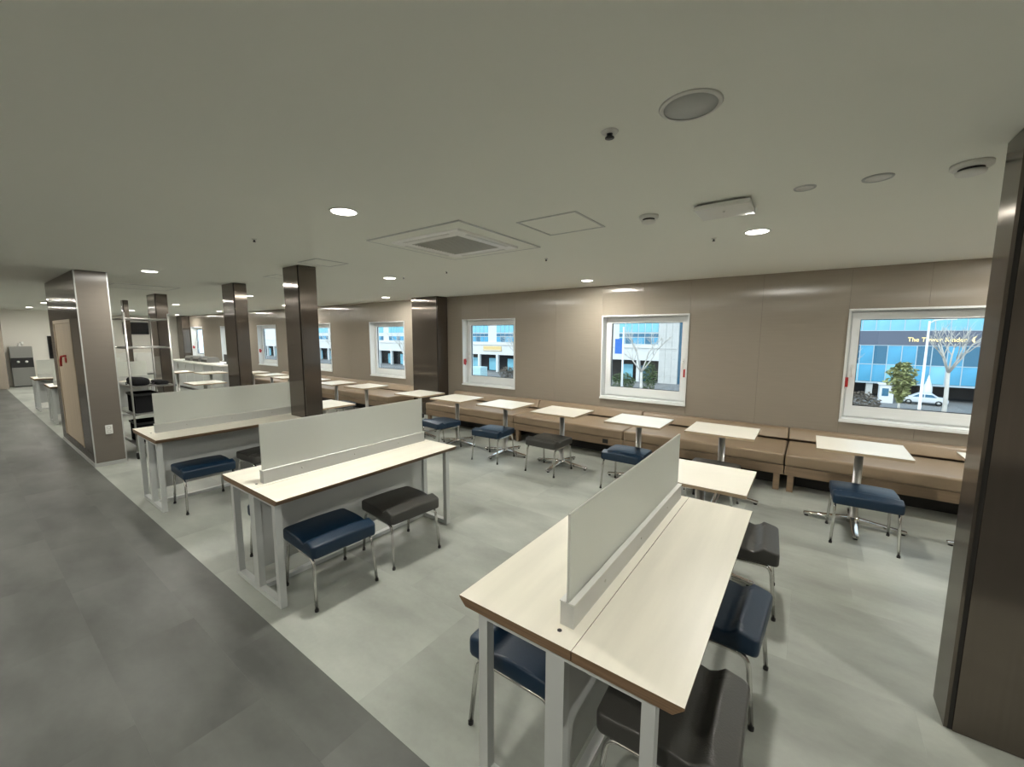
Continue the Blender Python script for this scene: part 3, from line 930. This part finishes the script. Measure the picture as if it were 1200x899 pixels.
# counter: units are things, the worktop another
CX0, CX1, CY0, CY1 = -17.3, -12.9, 4.33, 4.95
n = 6
uw = (CX1 - CX0) / n
cu = None
names = ['first', 'second', 'third', 'fourth', 'fifth', 'sixth']
for k in range(n):
    l = 'grey base cabinet under the far white counter, %s from the right' % names[n - 1 - k]
    if cu is None:
        cu = thing('counter_cabinet', l, 'cabinet', (CX0 + uw * (k + .5), CY0, 0), 0, 'far counter cabinets')
        MB().box(-uw / 2 + .002, uw / 2 - .002, .04, CY1 - CY0, .08, .86).build('body', M['cab'], cu)
        d_ = MB().box(-uw / 2 + .012, uw / 2 - .012, .02, .04, .09, .85).build('door', M['modesty'], cu)
        MB().box(-uw / 2 + .04, -uw / 2 + .055, .0, .02, .66, .80).build('handle', M['satin'], d_)
        MB().box(-uw / 2 + .002, uw / 2 - .002, .09, CY1 - CY0, 0, .08).build('kick_plate', M['black'], cu)
    else:
        dup(cu, (CX0 + uw * (k + .5), CY0, 0), 0, l)
tag(link('worktop', rounded(MB().box(CX0 - .03, CX1 + .03, CY0 - .03, CY1 + .02, .861, .90).mesh('worktop', M['counter']), .006, 2)),
    'long white worktop of the far self-service counter', 'worktop')
for i, x in enumerate((-15.9, -15.2, -14.5)):
    t = thing('food_warmer', ['left-hand steel countertop warmer on the far counter', 'middle steel countertop warmer on the far counter', 'right-hand steel countertop warmer on the far counter'][i], 'warmer', (x, 4.6, .9005), 0, 'steel warmers')
    MB().box(-.24, .24, -.16, .16, .0, .10).build('body', M['inox'], t)
    MB().prism([(-.16, .10), (.16, .10), (.13, .15), (-.13, .15)], -.24, .24, 'x').build('lid', M['inox'], t)
    MB().box(-.23, .23, -.163, -.16, .02, .08).build('front_panel', M['black'], t)
mo = thing('monitor', 'small black monitor at the right end of the far counter', 'monitor', (-13.25, 4.6, .9005))
MB().box(-.15, .15, -.02, .02, .06, .27).build('casing', M['black'], mo)
MB().box(-.135, .135, -.023, -.02, .075, .255).build('screen', M['screen'], mo)
MB().box(-.02, .02, -.01, .02, .012, .06).build('neck', M['black'], mo)
MB().box(-.08, .08, -.06, .06, 0, .012).build('foot', M['black'], mo)

#OUTSIDE
# ------------------------------------------------------------------ outside: street and buildings across it
GZ = -7.0
FY = 76.0
M['asphalt'] = mat('asphalt', (0.20, 0.20, 0.21, 1), 0.9, noise=((.3, .3, .3), .1, 3))
M['pavement'] = mat('pavement', (0.20, 0.20, 0.20, 1), 0.9, noise=((.5, .5, .5), .08, 3))
M['blueglass'] = mat('blue_glass', (0.10, 0.40, 0.62, 1), 0.25, noise=((.25, 1, .3), .25, 2))
M['cyanglass'] = mat('cyan_glass', (0.25, 0.60, 0.74, 1), 0.25, noise=((.25, 1, .3), .2, 2))
M['darkglass'] = mat('dark_blue_glass', (0.05, 0.17, 0.27, 1), 0.2)
M['band'] = mat('slate_fascia', (0.12, 0.14, 0.19, 1), 0.5)
M['mullion'] = mat('pale_mullion', (0.45, 0.56, 0.62, 1), 0.5)
M['facade'] = mat('white_facade', (0.74, 0.74, 0.72, 1), 0.8, noise=((.6, .6, .6), .05, 3))
M['stone'] = mat('pale_stone', (0.60, 0.59, 0.56, 1), 0.8, noise=((.8, .8, .8), .06, 3))
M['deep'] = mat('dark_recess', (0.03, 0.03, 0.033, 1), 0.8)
M['bark'] = mat('pale_bark', (0.60, 0.56, 0.50, 1), 0.9, noise=((2, 2, 1), .2, 3))
M['needle'] = mat('conifer_green', (0.30, 0.32, 0.13, 1), 0.8, noise=((1.5, 1.5, 1.5), .35, 3))
M['hedge'] = mat('hedge_brown', (0.17, 0.14, 0.11, 1), 0.9, noise=((2, 2, 2), .35, 3))
M['leaf'] = mat('hedge_green', (0.10, 0.15, 0.06, 1), 0.9, noise=((2, 2, 2), .35, 3))
M['carpaint'] = mat('silver_paint', (0.70, 0.72, 0.74, 1), 0.3)
M['signlit'] = mat('lit_letters', (0.9, 0.7, 0.3, 1), 0.5, emit=(1.0, 0.72, 0.30, 1), estr=1.6)
M['yellow'] = mat('yellow_sign', (0.80, 0.58, 0.26, 1), 0.5)
M['signblue'] = mat('blue_banner', (0.03, 0.16, 0.55, 1), 0.5)
M['aqua'] = mat('pale_aqua_paint', (0.45, 0.66, 0.70, 1), 0.4)
M['whitewrap'] = mat('white_cover', (0.80, 0.80, 0.80, 1), 0.7)

struct(MB().box(-230, 60, 6.7, 62, GZ - .2, GZ).build('street', M['asphalt']), 'grey asphalt street outside the windows', 'street')
struct(MB().box(-230, 60, 62, 90, GZ - .2, GZ + .12).build('pavement', M['pavement']), 'pale pavement in front of the buildings opposite', 'pavement')

# blue glass building
ga = thing('glass_building', 'blue glass office building across the street, seen through the right window', 'building', (12, FY, GZ))
A0, A1 = -18.0, 26.0      # local x
MB().box(A0, A1, .3, 12, 2.43, 24).build('body', M['band'], ga)
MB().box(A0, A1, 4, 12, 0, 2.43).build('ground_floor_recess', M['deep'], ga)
MB().box(A0, A1, 0, 4.0, 2.2, 2.43).build('canopy_slab', M['mullion'], ga)
cm_ = MB().box(-.35, .35, -.35, .35, 0, 2.2).mesh('pillar', M['stone'])
for k in range(8): link('pillar', cm_, ga, (A0 + 1 + k * 6, .6, 0))
MB().box(A0, A1, .0, .3, 7.55, 9.47).build('fascia', M['band'], ga)
pane_w = 1.45
rowsA = [(2.43, 4.87, 0), (4.87, 7.55, 1), (9.47, 12.5, 2), (12.5, 15.5, 2), (15.5, 18.5, 1)]
pcache = {}
nx = int((A1 - A0) / pane_w)
for z0, z1, kind in rowsA:
    for k in range(nx):
        ms = M['blueglass']
        if kind == 1 and (k * 7 + int(z0)) % 6 in (1, 4, 5): ms = M['darkglass']
        if kind == 2 or (kind == 0 and k % 3 == 1): ms = M['cyanglass']
        key = (round(z1 - z0, 2), ms.name)
        if key not in pcache:
            pcache[key] = MB().box(.05, pane_w - .05, .06, .3, .05, z1 - z0 - .05).mesh('glass_pane', ms)
        link('glass_pane', pcache[key], ga, (A0 + k * pane_w, 0, z0))
mm = MB().box(-.05, .05, 0, .3, 2.43, 7.55).mesh('mullion', M['mullion'])
mm2 = MB().box(-.05, .05, 0, .3, 9.47, 18.5).mesh('mullion', M['mullion'])
for k in range(nx + 1):
    link('mullion', mm, ga, (A0 + k * pane_w, 0, 0)); link('mullion', mm2, ga, (A0 + k * pane_w, 0, 0))
tr_ = MB().box(A0, A1, .02, .3, -.05, .05).mesh('transom', M['mullion'])
for z in (4.87, 7.5, 9.5, 12.5, 15.5): link('transom', tr_, ga, (0, 0, z))

def text_mesh(body, size, m, depth=.03):
    cu_ = bpy.data.curves.new('sign_text', 'FONT')
    cu_.body = body; cu_.size = size; cu_.extrude = depth; cu_.resolution_u = 3
    to = bpy.data.objects.new('sign_text', cu_)
    col.objects.link(to)
    bpy.context.view_layer.update()
    me = bpy.data.meshes.new_from_object(to.evaluated_get(bpy.context.evaluated_depsgraph_get()))
    bpy.data.objects.remove(to)
    me.materials.clear(); me.materials.append(m)
    return me
tm = text_mesh('The Tower Kinder', .80, M['signlit'])
wid = max(v.co.x for v in tm.vertices)
sg = thing('shop_sign', 'lit yellow lettering on the slate fascia of the blue building', 'sign', (10.35, FY - .06, 1.05))
lt = link('lettering', tm, sg); lt.rotation_euler = (PI / 2, 0, 0); lt.scale = (5.5 / wid, 1, 1)
mo_ = []
for k in range(13):
    a = PI * .5 + PI * k / 12
    mo_.append((.42 * math.cos(a), .42 * math.sin(a)))
for k in range(13):
    a = PI * 1.5 - PI * k / 12
    mo_.append((.22 * math.cos(a), .42 * math.sin(a)))
cr_ = MB().prism(mo_[:-1], -.03, .03, 'y').build('crescent', M['signlit'], sg, (6.35, 0, .28))

# pale building with entrance
gb = thing('white_building', 'pale office building across the street with blue windows and dark entrance', 'building', (-100, FY, GZ))
B0, B1 = -90.0, 81.0
MB().box(B0, B1, .4, 12, 4.15, 20).build('body', M['facade'], gb)
fs = MB()
fs.box(B0, B1, 0, .4, 4.15, 7.1); fs.build('fascia', M['facade'], gb)
MB().box(B0, B1, -.15, .0, 6.4, 6.55).build('ledge', M['stone'], gb)
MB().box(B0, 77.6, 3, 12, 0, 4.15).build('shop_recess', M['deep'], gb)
# stone tiled wing at the right end
for r_ in range(9):
    for k in range(3):
        MB().box(77.75 + k * 1.1, 77.75 + k * 1.1 + 1.06, -.06, .0, .1 + r_ * 1.5, .1 + r_ * 1.5 + 1.46).build('stone_tile', M['stone'], gb)
MB().box(77.7, B1, 0, 12, 0, 4.15).build('stone_wing', M['stone'], gb)
MB().box(B1, B1 + 1.0, .5, 12, 0, 20).build('dark_corner', M['darkglass'], gb)
wp = 1.25
w1m = MB().box(.08, wp - .08, .3, .42, 0, 2.1).mesh('window', M['cyanglass'])
w2m = MB().box(.08, wp - .08, .3, .42, 0, 1.15).mesh('window', M['blueglass'])
w2d = MB().box(.08, wp - .08, .3, .42, 0, 1.15).mesh('window', M['darkglass'])
w3m = MB().box(.08, wp - .08, .3, .42, 0, .6).mesh('window', M['darkglass'])
for k in range(120):
    if k % 8 > 5: continue
    x = 77.4 - (k + 1) * wp
    link('window', w1m, gb, (x, 0, 9.35))
    link('window', w2d if k % 3 == 1 else w2m, gb, (x, 0, 7.2))
    if k < 40: link('window', w3m, gb, (x, 0, 8.5))
pm_ = MB().box(-.3, .3, 0, .6, 0, 4.15).mesh('pillar', M['facade'])
for k in range(30): link('pillar', pm_, gb, (B0 + 1.5 + k * 5.6, 0, 0))
sf = MB().box(-1.15, 1.15, 0, .1, .3, 3.2).mesh('shop_window', M['cyanglass'])
for k in range(29): link('shop_window', sf, gb, (B0 + 4.3 + k * 5.6, 2.0, 0))
# round entrance door
MB().lathe(74.6, 2.2, [(0, 0), (1.2, 0), (1.2, 3.0), (0, 3.2)], 20).build('revolving_door', M['darkglass'], gb)
ys = thing('shop_sign', 'orange-yellow shop sign board on the pale building, seen through the third window', 'sign', (-61, FY - .02, -1.4))
MB().box(-2.7, 2.7, -.14, 0, -.55, .55).build('board', M['yellow'], ys)
MB().box(-2.5, 2.5, -.16, -.14, -.42, -.3).build('board_stripe', M['whitewrap'], ys)

# trees
def bare_tree(x, y, h, fork, seed, label, n0=5, spread=.55):
    rng = random.Random(seed)
    t = thing('bare_tree', label, 'tree', (x, y, GZ), 0, 'bare street trees')
    MB().tube([(0, 0, 0), (.05, 0, fork * .5), (0, .03, fork)], .20, 8, r_end=.13).build('trunk', M['bark'], t)
    b = MB()
    def grow(p, d, L, r, lv):
        q = p + d * L * .5 + Vector((rng.uniform(-.08, .08), rng.uniform(-.08, .08), .05)) * L
        e_ = q + (d + Vector((0, 0, .25))).normalized() * L * .5
        b.tube([p, q, e_], r, 5, r_end=r * .5)
        if lv == 0: return
        for k in range(3):
            a = rng.uniform(0, 2 * PI)
            nd = (d + Vector((math.cos(a), math.sin(a), rng.uniform(-.1, .5))) * .75).normalized()
            grow(p + (e_ - p) * rng.uniform(.45, 1), nd, L * rng.uniform(.5, .7), r * .5, lv - 1)
    for k in range(n0):
        a = 2 * PI * k / n0 + rng.uniform(-.3, .3)
        d = Vector((math.cos(a) * spread, math.sin(a) * spread, 1)).normalized()
        grow(Vector((0, 0, fork - .1)), d, (h - fork) * .62, .085, 3)
    b.build('branches', M['bark'], t)
bare_tree(9.96, 52, 10.0, 5.6, 3, 'bare pale tree in front of the blue glass building')
bare_tree(-14.7, 44, 9.4, 4.9, 5, 'bare branching tree outside the middle window', 4, .7)
bare_tree(1.8, 60, 8.0, 3.4, 8, 'bare tree at the left edge of the right window')
bare_tree(-32.5, 47, 9.6, 4.6, 11, 'bare tree outside the window just right of the pilaster')
bare_tree(-60.5, 50, 9.6, 4.2, 15, 'bare tree outside the window left of the pilaster')
bare_tree(-88, 52, 9.6, 4.2, 21, 'bare tree outside the window behind the nearest column')

def leafy(name, x, y, z0, fn, n, size, m, label, cat):
    rng = random.Random(hash(name) % 7 + int(x * 10) % 50)
    rng = random.Random(int(abs(x) * 37 + y))
    t = thing(name, label, cat, (x, y, GZ))
    b = MB()
    for _ in range(n):
        p = fn(rng)
        a, c_ = rng.uniform(0, 2 * PI), rng.uniform(-.6, .9)
        u = Vector((math.cos(a), math.sin(a), c_)).normalized() * size * rng.uniform(.6, 1.2)
        w_ = u.cross(Vector((rng.uniform(-1, 1), rng.uniform(-1, 1), 1))).normalized() * size * .45
        p = Vector(p)
        b.add([p - u, p - w_, p + u, p + w_], [(0, 1, 2, 3)])
    b.build('foliage', m, t)
    MB().tube([(0, 0, 0), (0, 0, z0)], .12, 7, r_end=.07).build('stem', M['bark'], t)
    return t
def blob(rx, ry, rz_, zc):
    def f(rng):
        while True:
            p = (rng.uniform(-1, 1), rng.uniform(-1, 1), rng.uniform(-1, 1))
            if p[0] ** 2 + p[1] ** 2 + p[2] ** 2 < 1: return (p[0] * rx, p[1] * ry, zc + p[2] * rz_)
    return f
def cone(rng):
    z = 2.6 + 3.7 * rng.random() ** 1.1
    r = 1.05 * math.sqrt(rng.random()) * math.sin(PI * min(1, (6.5 - z) / 3.9) ** .75 * .95 + .12) * (1 + .25 * math.sin(z * 6))
    a = rng.uniform(0, 2 * PI)
    return (r * math.cos(a), r * math.sin(a), z)
leafy('conifer', 7.0, 52, 5.5, cone, 1500, .24, M['needle'], 'yellow-green conifer in front of the blue glass building', 'tree')
leafy('shrub', 4.6, 58, 1.2, blob(1.9, 1.0, 1.4, 1.45), 900, .2, M['hedge'], 'brown leafless shrub at the lower left of the right window', 'shrub')
leafy('shrub', -23.5, 62, 1.0, blob(2.0, 1.0, 1.5, 1.6), 900, .22, M['leaf'], 'green shrub right of the entrance outside the middle window', 'shrub')
leafy('shrub', -27.9, 62, 1.0, blob(1.0, .8, 1.2, 1.3), 500, .2, M['leaf'], 'green shrub left of the entrance outside the middle window', 'shrub')
leafy('shrub', -19.5, 62, 1.0, blob(1.2, .8, 2.4, 2.5), 800, .22, M['leaf'], 'tall dark green shrub at the right edge of the middle window', 'shrub')
leafy('shrub', -47.5, 64, 1.0, blob(2.4, 1.0, 1.3, 1.4), 700, .22, M['hedge'], 'brown shrub outside the window right of the pilaster', 'shrub')

lp = thing('street_lamp', 'tall white street lamp post in front of the blue glass building', 'street lamp', (7.75, 48, GZ))
MB().lathe(0, 0, [(0, 0), (.22, 0), (.22, .4), (.12, .5), (.07, 10.0), (0, 10.0)], 14).build('post', M['whitewrap'], lp)
MB().tube([(0, 0, 9.8), (.3, 0, 10.05), (1.1, 0, 10.15)], .05, 8).build('arm', M['whitewrap'], lp)
MB().box(.95, 1.55, -.12, .12, 10.08, 10.2).build('lamp_head', M['whitewrap'], lp)
bp = thing('banner_pole', 'white pole with a blue banner at the left edge of the middle window', 'banner', (-15.3, 40, GZ))
MB().lathe(0, 0, [(0, 0), (.12, 0), (.08, 9.6), (0, 9.6)], 12).build('pole', M['whitewrap'], bp)
MB().box(-.85, -.12, -.03, .03, 6.9, 8.4).build('banner', M['signblue'], bp)
kb = thing('kiosk', 'small white roadside kiosk behind the conifer', 'kiosk', (8.3, 72, GZ + .12))
MB().box(-.7, .7, -.7, .7, 0, 2.35).build('body', M['whitewrap'], kb)
MB().box(-.85, .85, -.85, .85, 2.35, 2.5).build('roof', M['whitewrap'], kb)
MB().box(-.45, .2, -.72, -.7, .9, 1.9).build('window', M['darkglass'], kb)
cvr = MB().lathe(0, 0, [(0, 0), (.42, 0), (.45, .6), (.36, 1.6), (.16, 2.3), (.05, 2.75), (0, 2.8)], 16).build('white_cover', M['whitewrap'], None, (12.55, 74.3, GZ + .12)); cvr.scale = (1.15, 1.15, 1.3)
tag(cvr, 'tall white draped shape standing behind the parked car', 'cover')

# parked car and van
def car(x, y, label, rz):
    t = thing('car', label, 'car', (x, y, GZ + .12), rz)
    prof = [(-2.15, .35), (-2.2, .7), (-2.1, .92), (-1.35, 1.0), (-.75, 1.42), (.55, 1.44), (1.25, 1.02), (2.0, .88), (2.2, .66), (2.18, .35)]
    me = MB().prism(prof, -.86, .86, 'y').mesh('car_body', M['carpaint'])
    link('car_body', rounded(me, .06, 2), t)
    for s_ in (-1, 1):
        q = MB().prism([(-1.15, 1.02), (-.7, 1.36), (-.1, 1.38), (-.1, 1.02)], s_ * .861, s_ * .868, 'y').build('side_window', M['darkglass'], t)
        MB().prism([(0, 1.02), (0, 1.38), (.5, 1.37), (1.05, 1.02)], s_ * .861, s_ * .868, 'y').build('side_window', M['darkglass'], t)
        for x_ in (-1.35, 1.35):
            w_ = MB().lathe(0, 0, [(0, -.1), (.31, -.1), (.33, -.06), (.33, .06), (.31, .1), (0, .1)], 18).build('wheel', M['rubber'], t, (x_, s_ * .78, .33)); w_.rotation_euler = (PI / 2, 0, 0)
            hb = MB().lathe(0, 0, [(0, 0), (.19, 0), (.17, .02), (0, .02)], 14).build('hub_cap', M['satin'], w_, (0, 0, .1 if s_ < 0 else -.12))
        MB().box(2.1, 2.2, s_ * .6 - .16, s_ * .6 + .16, .66, .78).build('headlamp', M['cyanglass'], t)
    return t
car(12.0, 72.6, 'silver car parked in front of the dark ground floor of the blue building', D(172))
vn = thing('delivery_van', 'pale aqua box van outside the window right of the pilaster', 'van', (-50.2, 58, GZ))
link('cargo_box', rounded(MB().box(-1.2, 1.6, -1, 1, .5, 2.9).mesh('cargo_box', M['aqua']), .05, 2), vn)
link('cab', rounded(MB().box(-2.6, -1.22, -.95, .95, .45, 2.2).mesh('cab', M['aqua']), .12, 3), vn)
MB().box(-2.0, -1.4, -.965, -.95, 1.3, 1.95).build('cab_window', M['darkglass'], vn)
for x_ in (-1.9, .9):
    for s_ in (-.8, .8):
        w_ = MB().lathe(0, 0, [(0, -.12), (.38, -.12), (.4, 0), (.38, .12), (0, .12)], 16).build('wheel', M['rubber'], vn, (x_, s_, .4)); w_.rotation_euler = (PI / 2, 0, 0)
